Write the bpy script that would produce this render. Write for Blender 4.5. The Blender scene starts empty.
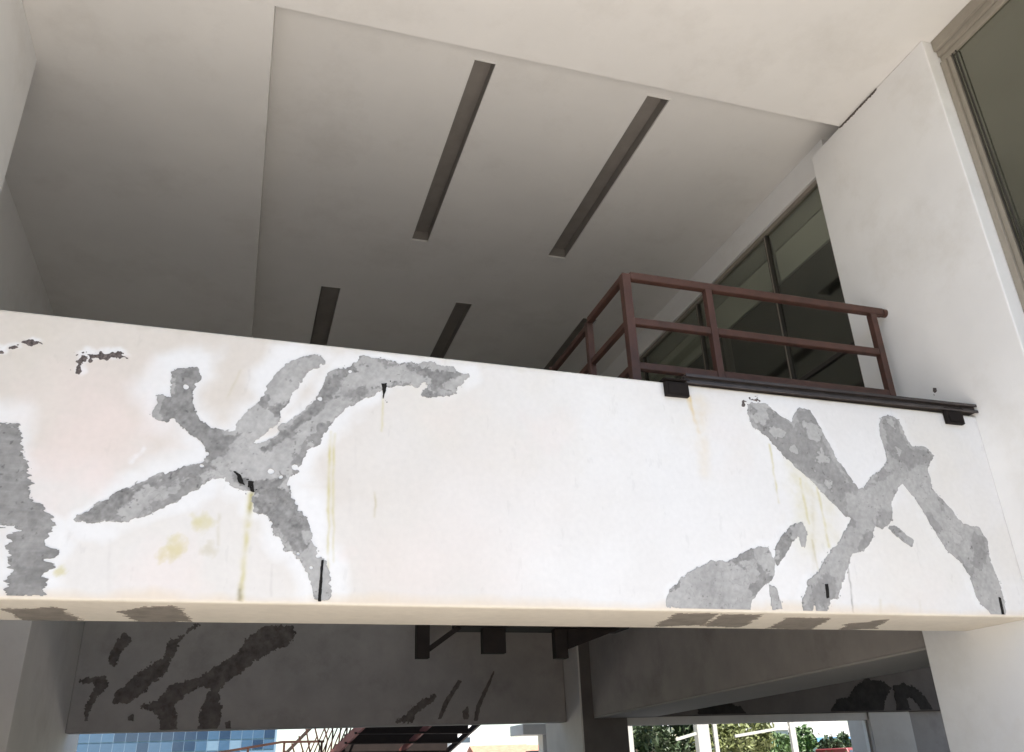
import bpy, bmesh, math, random
import numpy as np
from mathutils import Matrix, Vector

S = bpy.context.scene
COL = S.collection

# ------------------------------------------------------------------ camera
f_px, yaw, pitch, roll = 840.158, 0.318837, 0.437364, -0.039025
cam_d = bpy.data.cameras.new('camera')
cam = bpy.data.objects.new('camera', cam_d); COL.objects.link(cam)
cam_d.sensor_width = 36.0
cam_d.lens = f_px * 36.0 / 1024.0
cam_d.clip_start, cam_d.clip_end = 0.05, 2000
fw = Vector((math.sin(yaw)*math.cos(pitch), math.cos(yaw)*math.cos(pitch), math.sin(pitch)))
rt = Vector((math.cos(yaw), -math.sin(yaw), 0)); up = rt.cross(fw)
r2 = rt*math.cos(roll) + up*math.sin(roll); u2 = -rt*math.sin(roll) + up*math.cos(roll)
cam.matrix_world = Matrix(((r2.x, u2.x, -fw.x, 0), (r2.y, u2.y, -fw.y, 0), (r2.z, u2.z, -fw.z, 1.6), (0, 0, 0, 1)))
S.camera = cam

# ------------------------------------------------------------------ light
SUN_EL, SUN_AZ = math.radians(69), math.radians(172)     # azimuth measured from +Y towards +X: the sun stands behind the camera
W = bpy.data.worlds.new('World'); S.world = W; W.use_nodes = True
wn = W.node_tree.nodes; wl = W.node_tree.links
bg = wn['Background']
sky = wn.new('ShaderNodeTexSky'); sky.sky_type = 'NISHITA'; sky.sun_disc = False
sky.sun_elevation = SUN_EL; sky.sun_rotation = SUN_AZ; sky.air_density = 1.0; sky.dust_density = 0.4; sky.ozone_density = 1.5
wl.new(sky.outputs[0], bg.inputs[0]); bg.inputs[1].default_value = 0.085
sun_d = bpy.data.lights.new('sun', 'SUN'); sun_d.energy = 4.8; sun_d.angle = math.radians(0.5); sun_d.color = (1.0, 0.955, 0.89)
sun = bpy.data.objects.new('sun', sun_d); COL.objects.link(sun)
sd = Vector((math.sin(SUN_AZ)*math.cos(SUN_EL), math.cos(SUN_AZ)*math.cos(SUN_EL), math.sin(SUN_EL)))
sun.rotation_euler = sd.to_track_quat('Z', 'Y').to_euler()
S.view_settings.view_transform = 'Standard'; S.view_settings.look = 'None'
S.view_settings.exposure = 1.42; S.view_settings.gamma = 1.0
S.render.engine = 'CYCLES'
S.cycles.diffuse_bounces = 7; S.cycles.max_bounces = 12; S.cycles.glossy_bounces = 4
S.cycles.use_denoising = True
rnd = random.Random(11)

# ------------------------------------------------------------------ materials
def mat(name, col, rough=0.8, var=0.08, scale=3.0, bump=0.1, bscale=60.0, spec=0.3, metal=0.0, dirt=None, dirt_amt=0.0, dirt_scale=1.2, dirt_lo=.52, dirt_hi=.72):
    m = bpy.data.materials.new(name); m.use_nodes = True
    nt = m.node_tree; N = nt.nodes; L = nt.links
    b = N['Principled BSDF']
    b.inputs['Roughness'].default_value = rough
    b.inputs['Specular IOR Level'].default_value = spec
    b.inputs['Metallic'].default_value = metal
    tc = N.new('ShaderNodeTexCoord')
    n1 = N.new('ShaderNodeTexNoise'); n1.inputs['Scale'].default_value = scale; n1.inputs['Detail'].default_value = 8; n1.inputs['Roughness'].default_value = .62
    L.new(tc.outputs['Object'], n1.inputs['Vector'])
    mr = N.new('ShaderNodeMapRange'); mr.inputs[1].default_value = .3; mr.inputs[2].default_value = .7
    mr.inputs[3].default_value = 1 - var; mr.inputs[4].default_value = 1 + var
    L.new(n1.outputs[0], mr.inputs[0])
    mx = N.new('ShaderNodeMix'); mx.data_type = 'RGBA'; mx.blend_type = 'MULTIPLY'; mx.inputs[0].default_value = 1
    mx.inputs[6].default_value = (*col, 1); L.new(mr.outputs[0], mx.inputs[7])
    out = mx.outputs[2]
    if dirt:
        n3 = N.new('ShaderNodeTexNoise'); n3.inputs['Scale'].default_value = dirt_scale; n3.inputs['Detail'].default_value = 9; n3.inputs['Roughness'].default_value = .7
        L.new(tc.outputs['Object'], n3.inputs['Vector'])
        m3 = N.new('ShaderNodeMapRange'); m3.inputs[1].default_value = dirt_lo; m3.inputs[2].default_value = dirt_hi
        m3.inputs[3].default_value = 0; m3.inputs[4].default_value = dirt_amt
        L.new(n3.outputs[0], m3.inputs[0])
        md = N.new('ShaderNodeMix'); md.data_type = 'RGBA'; L.new(m3.outputs[0], md.inputs[0]); L.new(out, md.inputs[6]); md.inputs[7].default_value = (*dirt, 1)
        out = md.outputs[2]
    L.new(out, b.inputs['Base Color'])
    if bump:
        n2 = N.new('ShaderNodeTexNoise'); n2.inputs['Scale'].default_value = bscale; n2.inputs['Detail'].default_value = 5
        L.new(tc.outputs['Object'], n2.inputs['Vector'])
        bp = N.new('ShaderNodeBump'); bp.inputs['Strength'].default_value = bump; bp.inputs['Distance'].default_value = .01
        L.new(n2.outputs[0], bp.inputs['Height']); L.new(bp.outputs[0], b.inputs['Normal'])
    return m

M = {}
M['ceiling'] = mat('ceiling_paint', (.80, .78, .75), .9, .03, 1.1, .05, 25, dirt=(.64, .61, .57), dirt_amt=.45, dirt_scale=.9)
M['wall'] = mat('white_wall_paint', (.84, .835, .83), .85, .03, 1.6, .08, 35, dirt=(.62, .59, .54), dirt_amt=.35, dirt_scale=.9)
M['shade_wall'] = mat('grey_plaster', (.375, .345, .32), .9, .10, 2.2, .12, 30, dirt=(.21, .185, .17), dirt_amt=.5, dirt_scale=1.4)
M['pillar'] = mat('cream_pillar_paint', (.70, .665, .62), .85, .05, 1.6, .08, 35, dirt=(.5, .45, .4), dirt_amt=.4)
M['steel_red'] = mat('red_oxide_paint', (.080, .036, .026), .5, .25, 9, .10, 120, .45, dirt=(.048, .030, .022), dirt_amt=.9, dirt_scale=4)
M['steel_dark'] = mat('dark_brown_steel', (.016, .013, .012), (.75), .3, 8, .1, 90, .12, dirt=(.03, .02, .014), dirt_amt=.4, dirt_scale=6)
M['channel'] = mat('dark_channel_steel', (.045, .037, .035), .45, .3, 10, .12, 90, .5, dirt=(.03, .022, .02), dirt_amt=.8, dirt_scale=7)
M['trough'] = mat('trough_metal', (.29, .265, .24), .7, .1, 4, .03, 50)
M['frame_taupe'] = mat('taupe_window_frame', (.30, .27, .225), .5, .08, 6, .03, 50, .4)
M['frame_dark'] = mat('dark_window_frame', (.05, .045, .04), .45, .1, 6, .03, 50, .4)
M['post_paint'] = mat('dusty_post_paint', (.50, .49, .45), .6, .08, 4, .02, 40)
M['frame_white'] = mat('white_window_frame', (.8, .79, .76), .5, .04, 6, .02, 50, .4)
M['dark_concrete'] = mat('bare_dark_concrete', (.15, .132, .12), .9, .14, 2.2, .12, 30, dirt=(.10, .088, .08), dirt_amt=.5)
M['dim_wall'] = mat('mid_grey_wall', (.45, .43, .40), .9, .05, 1.6, .08, 35)
M['added_grey_panel'] = mat('grey_green_panel', (.42, .42, .38), .9, .08, 2, .03, 30)
M['added_pale_strip'] = mat('pale_strip_tone', (.78, .78, .71), .9, .06, 2, .03, 60)
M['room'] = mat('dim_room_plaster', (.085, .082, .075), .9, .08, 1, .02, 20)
M['ground'] = mat('plaza_paving', (.67, .625, .57), .85, .10, .8, .1, 30, dirt=(.45, .40, .33), dirt_amt=.5, dirt_scale=.5)
M['asphalt'] = mat('added_road_asphalt', (.055, .054, .052), .9, .2, 2, .2, 40)
M['earth'] = mat('dry_earth', (.20, .17, .12), .95, .2, .6, .2, 20)
M['added_dark_floor'] = mat('added_floor_grey', (.17, .155, .14), .6, .12, 1.5, .05, 30)
M['kerb'] = mat('kerb_concrete', (.38, .36, .33), .9, .1, 3, .1, 40)
M['lawn'] = mat('grass_ground', (.09, .15, .05), .95, .3, .6, .3, 12)
M['roof'] = mat('roof_slab', (.35, .34, .32), .9, .1, 2)
M['chip'] = mat('dark_chipped_render', (.12, .10, .095), .95, .7, 70, .5, 120)
M['slit'] = mat('black_crack', (.012, .011, .01), .95, .3, 60, 0)
M['inner_patch'] = mat('exposed_dark_concrete', (.15, .128, .115), .95, .4, 6, .5, 45, dirt=(.07, .05, .042), dirt_amt=.9, dirt_scale=7)
M['black_scar'] = mat('blackened_scar', (.035, .031, .028), .95, .4, 7, .5, 45)
M['under_patch'] = mat('damp_grey_cement', (.235, .21, .18), .95, .18, 9, .4, 45, dirt=(.25, .22, .19), dirt_amt=.6, dirt_scale=9)
M['leaf_dark'] = mat('dark_leaves', (.045, .07, .028), .55, .5, 3.5, 0, spec=.5)
M['leaf_pale'] = mat('pale_leaves', (.15, .17, .06), .55, .5, 3.5, 0, spec=.5)
M['leaf_mid'] = mat('mid_leaves', (.07, .12, .035), .55, .5, 3.5, 0, spec=.5)
M['bark'] = mat('bark', (.13, .10, .075), .95, .3, 8, .6, 30)
M['stair_red'] = mat('stair_red_paint', (.30, .12, .10), .5, .15, 6, .05, 60)
M['stair_dark'] = mat('stair_dark_steel', (.03, .022, .02), .6, .2, 6, .05, 60)
M['house_white'] = mat('house_white_render', (.78, .76, .72), .85, .06, 1)
M['house_cream'] = mat('house_cream_render', (.72, .63, .48), .85, .06, 1)
M['tile_red'] = mat('red_roof_tiles', (.42, .20, .13), .85, .2, 3)
M['house_glass'] = mat('house_glass', (.05, .07, .09), .15, .2, 2, 0, spec=.6)
M['pane_blue'] = mat('blue_curtain_glass', (.06, .115, .20), .12, .25, .35, .02, 1.2, .7)
M['pane_dark'] = mat('dark_blue_curtain_glass', (.025, .05, .10), .12, .25, .35, .02, 1.2, .7)
M['pane_pale'] = mat('pale_blue_spandrel', (.17, .25, .35), .25, .2, .5, .02, 2, .6)
M['mullion'] = mat('blue_grey_mullion', (.22, .30, .40), .4, .05, 3, 0, .4)
M['van_red'] = mat('van_red_paint', (.22, .04, .04), .45, .05, 3, 0, spec=.6)
M['tyre'] = mat('tyre_rubber', (.02, .02, .02), .8, .1, 8)
M['awning'] = mat('aqua_awning_cloth', (.22, .42, .42), .8, .1, 3)
M['blue_sheet'] = mat('blue_roof_sheet', (.10, .22, .36), .5, .1, 3)
M['black_tank'] = mat('black_tank_plastic', (.02, .022, .03), .5, .1, 3)

def glass(name, col, refl, rough, trans, ior):
    m = bpy.data.materials.new(name); m.use_nodes = True
    nt = m.node_tree; N = nt.nodes; L = nt.links
    b = N['Principled BSDF']; b.inputs['Base Color'].default_value = (*col, 1); b.inputs['Roughness'].default_value = rough
    t = N.new('ShaderNodeBsdfTransparent'); t.inputs[0].default_value = (.88, .895, .865, 1)
    x = N.new('ShaderNodeMixShader'); x.inputs[0].default_value = trans
    g = N.new('ShaderNodeBsdfGlossy'); g.inputs['Color'].default_value = (*refl, 1); g.inputs['Roughness'].default_value = rough
    lw = N.new('ShaderNodeLayerWeight'); lw.inputs[0].default_value = .5
    p_ = N.new('ShaderNodeMath'); p_.operation = 'POWER'; p_.inputs[1].default_value = 2.0; L.new(lw.outputs['Facing'], p_.inputs[0])
    fr = N.new('ShaderNodeMath'); fr.operation = 'MULTIPLY_ADD'; fr.inputs[1].default_value = ior; fr.inputs[2].default_value = .06; L.new(p_.outputs[0], fr.inputs[0])
    y = N.new('ShaderNodeMixShader')
    tc = N.new('ShaderNodeTexCoord'); n = N.new('ShaderNodeTexNoise'); n.inputs['Scale'].default_value = .9; n.inputs['Detail'].default_value = 2
    L.new(tc.outputs['Object'], n.inputs['Vector'])
    bp = N.new('ShaderNodeBump'); bp.inputs['Strength'].default_value = .05; bp.inputs['Distance'].default_value = .05
    L.new(n.outputs[0], bp.inputs['Height']); L.new(bp.outputs[0], b.inputs['Normal']); L.new(bp.outputs[0], g.inputs['Normal'])
    L.new(b.outputs[0], x.inputs[1]); L.new(t.outputs[0], x.inputs[2])
    L.new(fr.outputs[0], y.inputs[0]); L.new(x.outputs[0], y.inputs[1]); L.new(g.outputs[0], y.inputs[2]); L.new(y.outputs[0], N['Material Output'].inputs[0])
    return m
M['glass'] = glass('dusty_dark_glass', (.05, .052, .047), (.85, .88, .80), .05, .90, .55)
M['glass_olive'] = glass('dusty_olive_glass', (.06, .062, .045), (.85, .85, .72), .10, .30, .7)

# parapet: albedo of the aged / touched-up paint is stored per vertex (wear and stains of the wall itself)
def attr_mat(name, attr, rough, bump, bscale, fine=.03):
    m = bpy.data.materials.new(name); m.use_nodes = True
    nt = m.node_tree; N = nt.nodes; L = nt.links
    b = N['Principled BSDF']; b.inputs['Roughness'].default_value = rough; b.inputs['Specular IOR Level'].default_value = .25
    a = N.new('ShaderNodeAttribute'); a.attribute_name = attr
    tc = N.new('ShaderNodeTexCoord'); n = N.new('ShaderNodeTexNoise'); n.inputs['Scale'].default_value = 28; n.inputs['Detail'].default_value = 8
    L.new(tc.outputs['Object'], n.inputs['Vector'])
    mr = N.new('ShaderNodeMapRange'); mr.inputs[1].default_value = .3; mr.inputs[2].default_value = .7; mr.inputs[3].default_value = 1-fine; mr.inputs[4].default_value = 1+fine
    L.new(n.outputs[0], mr.inputs[0])
    mx = N.new('ShaderNodeMix'); mx.data_type = 'RGBA'; mx.blend_type = 'MULTIPLY'; mx.inputs[0].default_value = 1
    L.new(a.outputs['Color'], mx.inputs[6]); L.new(mr.outputs[0], mx.inputs[7]); L.new(mx.outputs[2], b.inputs['Base Color'])
    n2 = N.new('ShaderNodeTexNoise'); n2.inputs['Scale'].default_value = bscale; n2.inputs['Detail'].default_value = 6
    L.new(tc.outputs['Object'], n2.inputs['Vector'])
    bp = N.new('ShaderNodeBump'); bp.inputs['Strength'].default_value = bump; bp.inputs['Distance'].default_value = .008
    L.new(n2.outputs[0], bp.inputs['Height']); L.new(bp.outputs[0], b.inputs['Normal'])
    return m
M['parapet'] = attr_mat('weathered_white_paint', 'tint', .85, .12, 22, .02)
M['cement'] = attr_mat('trowelled_grey_cement', 'tint', .95, .45, 38, .10)

# ------------------------------------------------------------------ object helpers
def link(name, me, m=None, parent=None):
    o = bpy.data.objects.new(name, me); COL.objects.link(o)
    if m: me.materials.append(m)
    if parent: o.parent = parent
    return o
def empty(name, loc=(0, 0, 0)):
    o = bpy.data.objects.new(name, None); COL.objects.link(o); o.location = loc; o.empty_display_size = .2
    return o
def tag(o, label, cat, group=None):
    o['label'] = label; o['category'] = cat
    if group: o['group'] = group
    return o
def struct(o):
    o['kind'] = 'structure'; return o

class MB:
    def __init__(s): s.bm = bmesh.new()
    def box(s, x0, x1, y0, y1, z0, z1, bev=0.0):
        return s.hexa([(x0,y0,z0),(x1,y0,z0),(x1,y1,z0),(x0,y1,z0),(x0,y0,z1),(x1,y0,z1),(x1,y1,z1),(x0,y1,z1)], bev)
    def hexa(s, P, bev=0.0):
        v = [s.bm.verts.new(p) for p in P]
        fs = [s.bm.faces.new([v[i] for i in q]) for q in ((3,2,1,0),(4,5,6,7),(0,1,5,4),(1,2,6,5),(2,3,7,6),(3,0,4,7))]
        if bev:
            es = list({e for f in fs for e in f.edges})
            bmesh.ops.bevel(s.bm, geom=es, offset=bev, segments=2, affect='EDGES', profile=.5)
        return s
    def bar(s, a, b, w, h, bev=0.0, upv=(0, 0, 1)):
        a, b = Vector(a), Vector(b); d = (b-a).normalized(); u = Vector(upv)
        if abs(d.dot(u)) > .98: u = Vector((0, 1, 0))
        r = d.cross(u).normalized()*(w/2); t = r.cross(d).normalized()*(h/2)
        P = [a-r-t, a+r-t, b+r-t, b-r-t, a-r+t, a+r+t, b+r+t, b-r+t]
        return s.hexa(P, bev)
    def tube(s, a, b, r, n=14, r1=None):
        a, b = Vector(a), Vector(b); d = (b-a); L = d.length
        Mx = Matrix.Translation((a+b)/2) @ d.to_track_quat('Z', 'Y').to_matrix().to_4x4()
        bmesh.ops.create_cone(s.bm, cap_ends=True, segments=n, radius1=r, radius2=r if r1 is None else r1, depth=L, matrix=Mx)
        return s
    def build(s, name, m, parent=None, smooth=False):
        bmesh.ops.recalc_face_normals(s.bm, faces=s.bm.faces)
        me = bpy.data.meshes.new(name); s.bm.to_mesh(me); s.bm.free()
        if smooth:
            for p in me.polygons: p.use_smooth = True
        return link(name, me, m, parent)
def box(name, m, parent, x0, x1, y0, y1, z0, z1, bev=0.0):
    return MB().box(x0, x1, y0, y1, z0, z1, bev).build(name, m, parent)

# ------------------------------------------------------------------ numpy noise and signed distances
_T = np.random.RandomState(5).rand(64, 256, 256)
def vn(x, y, sc, seed):
    x = x/sc + seed*17.3; y = y/sc + seed*31.7
    i = np.floor(x).astype(int); j = np.floor(y).astype(int); fx = x-i; fy = y-j
    fx = fx*fx*(3-2*fx); fy = fy*fy*(3-2*fy); T = _T[seed % 64]
    a = T[i & 255, j & 255]; b = T[(i+1) & 255, j & 255]; c = T[i & 255, (j+1) & 255]; d = T[(i+1) & 255, (j+1) & 255]
    return (a*(1-fx)+b*fx)*(1-fy) + (c*(1-fx)+d*fx)*fy - .5
def fbm(x, y, sc, seed, oct=4, gain=.55):
    r = 0; g = 1
    for k in range(oct):
        r = r + g*vn(x, y, sc/2**k, seed+k); g *= gain
    return r
def sdf(x, y, poly):
    P = np.array(poly); Q = np.roll(P, -1, 0)
    d2 = np.full(x.shape, 1e9); ins = np.zeros(x.shape, bool)
    for (ax, ay), (bx, by) in zip(P, Q):
        ex, ey = bx-ax, by-ay; L = ex*ex+ey*ey+1e-12
        t = np.clip(((x-ax)*ex+(y-ay)*ey)/L, 0, 1)
        d2 = np.minimum(d2, (x-ax-t*ex)**2+(y-ay-t*ey)**2)
        if ay != by:
            c = ((ay > y) != (by > y)) & (x < (bx-ax)*(y-ay)/(by-ay)+ax); ins ^= c
    d = np.sqrt(d2); return np.where(ins, d, -d)

# ------------------------------------------------------------------ traced outlines in metres, on the plane they lie on
FRONT = {
 'edge_patch': [[(-1.457,3.433),(-1.289,3.435),(-1.258,3.378),(-1.248,3.313),(-1.199,3.217),(-1.168,3.110),(-1.162,3.053),(-1.123,3.016),(-1.052,2.958),(-1.005,2.888),(-1.027,2.821),(-1.043,2.804),(-1.000,2.751),(-0.973,2.736),(-1.010,2.697),(-0.970,2.651),(-1.028,2.638),(-0.994,2.597),(-0.986,2.540),(-0.987,2.501),(-1.131,2.501),(-1.157,2.562),(-1.167,2.666),(-1.184,2.782),(-1.185,2.828),(-1.139,2.845),(-1.150,2.867),(-1.232,2.879),(-1.287,2.880),(-1.279,2.794),(-1.338,2.765)]],
 'star_patch': [[(-0.569,3.686),(-0.497,3.689),(-0.509,3.741),(-0.513,3.813),(-0.506,3.854),(-0.482,3.884),(-0.391,3.901),(-0.380,3.854),(-0.368,3.822),(-0.408,3.801),(-0.393,3.765),(-0.406,3.731),(-0.392,3.660),(-0.378,3.593),(-0.317,3.543),(-0.255,3.507),(-0.179,3.490),(-0.131,3.504),(-0.070,3.614),(0.011,3.698),(0.043,3.789),(0.085,3.896),(0.145,3.984),(0.266,4.044),(0.334,4.059),(0.371,4.038),(0.360,4.018),(0.302,3.976),(0.248,3.931),(0.218,3.862),(0.179,3.782),(0.140,3.696),(0.116,3.653),(0.126,3.608),(0.111,3.573),(0.063,3.549),(0.019,3.474),(-0.026,3.432),(0.046,3.437),(0.118,3.482),(0.153,3.527),(0.130,3.555),(0.193,3.593),(0.244,3.638),(0.299,3.690),(0.352,3.773),(0.381,3.866),(0.411,3.938),(0.469,3.980),(0.549,4.003),(0.608,4.078),(0.656,4.090),(0.729,4.078),(0.806,4.068),(0.869,4.060),(0.930,4.082),(1.070,4.090),(1.134,4.082),(1.225,4.077),(1.287,4.031),(1.329,4.028),(1.265,3.950),(1.237,3.893),(1.135,3.861),(1.027,3.857),(1.058,3.897),(1.077,3.942),(1.033,3.967),(0.982,3.921),(0.905,3.925),(0.798,3.896),(0.749,3.866),(0.691,3.832),(0.597,3.784),(0.540,3.740),(0.482,3.673),(0.430,3.600),(0.405,3.538),(0.370,3.475),(0.308,3.412),(0.276,3.351),(0.251,3.285),(0.202,3.232),(0.188,3.187),(0.216,3.123),(0.274,3.050),(0.330,2.992),(0.357,2.902),(0.375,2.826),(0.416,2.768),(0.438,2.740),(0.464,2.694),(0.482,2.625),(0.494,2.565),(0.480,2.517),(0.410,2.521),(0.399,2.577),(0.382,2.634),(0.356,2.691),(0.319,2.736),(0.269,2.792),(0.227,2.805),(0.209,2.849),(0.153,2.906),(0.111,3.011),(0.037,3.021),(0.020,3.143),(-0.025,3.143),(-0.098,3.171),(-0.146,3.222),(-0.211,3.205),(-0.308,3.139),(-0.397,3.068),(-0.490,3.006),(-0.580,2.961),(-0.648,2.933),(-0.811,2.916),(-0.893,2.927),(-0.790,3.005),(-0.695,3.092),(-0.605,3.138),(-0.515,3.198),(-0.397,3.248),(-0.270,3.288),(-0.266,3.300),(-0.261,3.357),(-0.278,3.412),(-0.370,3.478),(-0.470,3.564),(-0.495,3.589),(-0.508,3.539),(-0.580,3.561),(-0.589,3.574),(-0.573,3.630)]],
 'fork_patch': [[(3.509,4.013),(3.557,4.038),(3.669,4.032),(3.719,3.996),(3.782,3.936),(3.878,3.889),(3.902,3.963),(3.969,4.027),(4.048,4.017),(4.086,3.946),(4.123,3.850),(4.166,3.739),(4.201,3.622),(4.272,3.508),(4.346,3.406),(4.400,3.409),(4.491,3.498),(4.620,3.586),(4.688,3.648),(4.696,3.730),(4.678,3.870),(4.702,3.977),(4.735,4.015),(4.789,4.037),(4.877,4.006),(4.892,3.888),(4.949,3.783),(5.078,3.792),(5.137,3.729),(5.094,3.685),(5.041,3.618),(5.033,3.451),(5.139,3.329),(5.244,3.180),(5.389,3.151),(5.436,3.063),(5.405,2.889),(5.446,2.747),(5.438,2.606),(5.419,2.501),(5.312,2.501),(5.267,2.545),(5.223,2.581),(5.202,2.697),(5.200,2.788),(5.136,2.906),(5.031,2.986),(4.975,3.106),(4.928,3.239),(4.860,3.361),(4.775,3.484),(4.724,3.457),(4.614,3.324),(4.589,3.184),(4.486,3.121),(4.421,3.142),(4.369,3.046),(4.274,2.947),(4.169,2.921),(4.044,2.739),(3.969,2.599),(3.909,2.591),(3.861,2.502),(3.791,2.501),(3.774,2.568),(3.733,2.507),(3.682,2.512),(3.694,2.586),(3.769,2.711),(3.870,2.780),(3.946,2.872),(4.076,2.983),(4.237,3.182),(4.188,3.195),(4.091,3.303),(4.031,3.361),(3.975,3.442),(3.897,3.502),(3.821,3.571),(3.754,3.624),(3.701,3.704),(3.606,3.792),(3.525,3.859),(3.497,3.943)],
  [(4.558,3.122),(4.598,3.135),(4.741,3.032),(4.714,3.000),(4.651,3.035)]],
 'mound_patch': [[(2.661,2.585),(2.653,2.524),(2.795,2.501),(2.929,2.510),(3.066,2.506),(3.250,2.502),(3.277,2.565),(3.350,2.650),(3.459,2.710),(3.499,2.769),(3.501,2.841),(3.468,2.924),(3.401,2.928),(3.295,2.890),(3.150,2.816),(3.019,2.812),(2.915,2.768),(2.786,2.698),(2.687,2.620)]],
 'arc_patch': [[(3.524,2.858),(3.548,2.934),(3.627,3.030),(3.709,3.091),(3.794,3.120),(3.809,3.052),(3.781,2.957),(3.756,2.956),(3.767,3.028),(3.735,3.034),(3.644,2.952),(3.577,2.860),(3.534,2.822)],
  [(3.444,2.669),(3.486,2.643),(3.491,2.589),(3.502,2.523),(3.438,2.515),(3.444,2.588)]],
}
CHIPS = {
 'a': [[(-1.048,3.790),(-1.059,3.920),(-1.025,3.940),(-0.937,3.941),(-0.831,3.966),(-0.782,3.932),(-0.821,3.900),(-0.930,3.895),(-1.013,3.872),(-1.018,3.832),(-0.991,3.802),(-1.021,3.786)]],
 'b': [[(-1.348,3.965),(-1.268,3.988),(-1.253,3.963),(-1.323,3.942)],[(-1.490,3.896),(-1.435,3.902),(-1.424,3.871),(-1.483,3.858)],[(-1.424,3.923),(-1.374,3.936),(-1.370,3.917),(-1.415,3.905)]],
 'c': [[(-0.689,3.258),(-0.654,3.309),(-0.618,3.361),(-0.600,3.350),(-0.634,3.286),(-0.676,3.241)]],
 'd': [[(-0.938,2.620),(-0.923,2.668),(-0.910,2.652),(-0.921,2.604)]],
 'e': [[(3.465,4.054),(3.600,4.083),(3.605,4.063),(3.487,4.031),(3.472,3.997),(3.448,4.003)]],
}
SLITS = [[(0.447,2.746),(0.433,2.743),(0.429,2.510),(0.444,2.505)],
 [(5.401,2.635),(5.420,2.628),(5.408,2.501),(5.387,2.501)],
 [(3.883,2.693),(3.918,2.701),(3.903,2.597),(3.876,2.590)],
 [(0.741,3.915),(0.786,3.920),(0.788,3.863),(0.770,3.797),(0.757,3.796),(0.749,3.859)],
 [(-0.103,3.249),(-0.068,3.239),(-0.028,3.168),(-0.063,3.178)],
 [(-0.013,3.193),(0.009,3.195),(0.021,3.134),(-0.002,3.132)],
 [(-0.156,3.271),(-0.111,3.267),(-0.088,3.207),(-0.133,3.210)]]
UNDER = [[(-1.202,5.294),(-0.951,5.223),(-0.925,5.463),(-0.899,5.660),(-1.166,5.660),(-1.191,5.554)],
 [(-0.624,5.303),(-0.472,5.160),(-0.355,5.117),(-0.272,5.622),(-0.539,5.643),(-0.612,5.470)],
 [(2.763,5.085),(3.034,5.061),(3.188,5.513),(2.864,5.595)],
 [(3.115,5.089),(3.375,5.086),(3.546,5.584),(3.228,5.556)],
 [(3.689,5.183),(3.993,5.157),(4.178,5.647),(3.805,5.623)],
 [(4.336,5.397),(4.509,5.202),(4.711,5.563),(4.481,5.660)]]
INNER = [[(-1.678,3.756),(-1.568,3.650),(-1.688,3.484),(-1.747,3.262),(-1.824,3.306),(-1.827,3.454),(-1.756,3.649)],
 [(-2.199,3.060),(-1.843,3.101),(-1.797,2.985),(-1.912,2.828),(-1.992,2.639),(-2.024,2.499),(-2.055,2.604),(-2.023,2.830),(-1.956,3.015),(-2.194,3.031)],
 [(-1.667,2.869),(-1.691,2.754),(-1.522,2.702),(-1.283,2.864),(-0.995,3.200),(-0.890,3.532),(-0.726,3.787),(-0.586,3.890),(-0.636,3.921),(-0.837,3.709),(-1.008,3.638),(-1.063,3.380),(-1.375,3.157)],
 [(-1.257,2.677),(-1.057,2.574),(-0.973,2.479),(-0.977,2.325),(-0.733,2.325),(-0.811,2.670),(-0.659,2.858),(-0.427,2.959),(-0.311,2.928),(-0.393,2.664),(-0.403,2.325),(-0.131,2.325),(-0.107,2.557),(-0.196,2.897),(0.005,3.075),(0.342,3.349),(0.849,3.617),(0.942,3.778),(0.877,3.882),(0.453,3.878),(0.208,3.693),(0.031,3.427),(-0.257,3.258),(-0.493,3.078),(-0.921,2.963),(-1.011,2.766)],
 [(2.658,2.372),(2.923,2.568),(3.159,2.737),(3.297,2.783),(3.280,2.696),(3.109,2.587),(2.991,2.489),(2.926,2.367)],
 [(3.727,3.010),(3.769,2.987),(3.574,2.716),(3.418,2.419),(3.375,2.420),(3.478,2.670)],
 [(4.365,3.165),(4.307,3.016),(4.082,2.550),(4.043,2.376),(3.999,2.377),(4.047,2.614)],
 [(3.800,2.507),(3.888,2.600),(3.886,2.411),(3.816,2.396)],
 [(-1.433,2.523),(-1.381,2.551),(-1.370,2.480),(-1.427,2.481)],
 [(-0.032,2.411),(0.039,2.438),(0.066,2.325),(-0.007,2.325)]]
RIGHT = [[(7.893,2.551),(8.058,2.590),(8.382,2.603),(8.510,2.517),(8.745,2.464),(8.836,2.350),(7.901,2.350)],
 [(10.657,2.350),(10.745,2.486),(10.901,2.588),(11.079,2.586),(11.306,2.779),(11.542,2.902),(11.935,2.863),(12.079,2.754),(11.878,2.523),(11.814,2.350)],
 [(12.154,2.771),(12.426,2.823),(12.665,2.748),(12.872,2.564),(12.960,2.350),(12.909,2.350),(12.693,2.350),(12.651,2.458),(12.482,2.605),(12.401,2.570),(12.434,2.350),(12.141,2.350),(12.161,2.492),(12.171,2.662)]]
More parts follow.
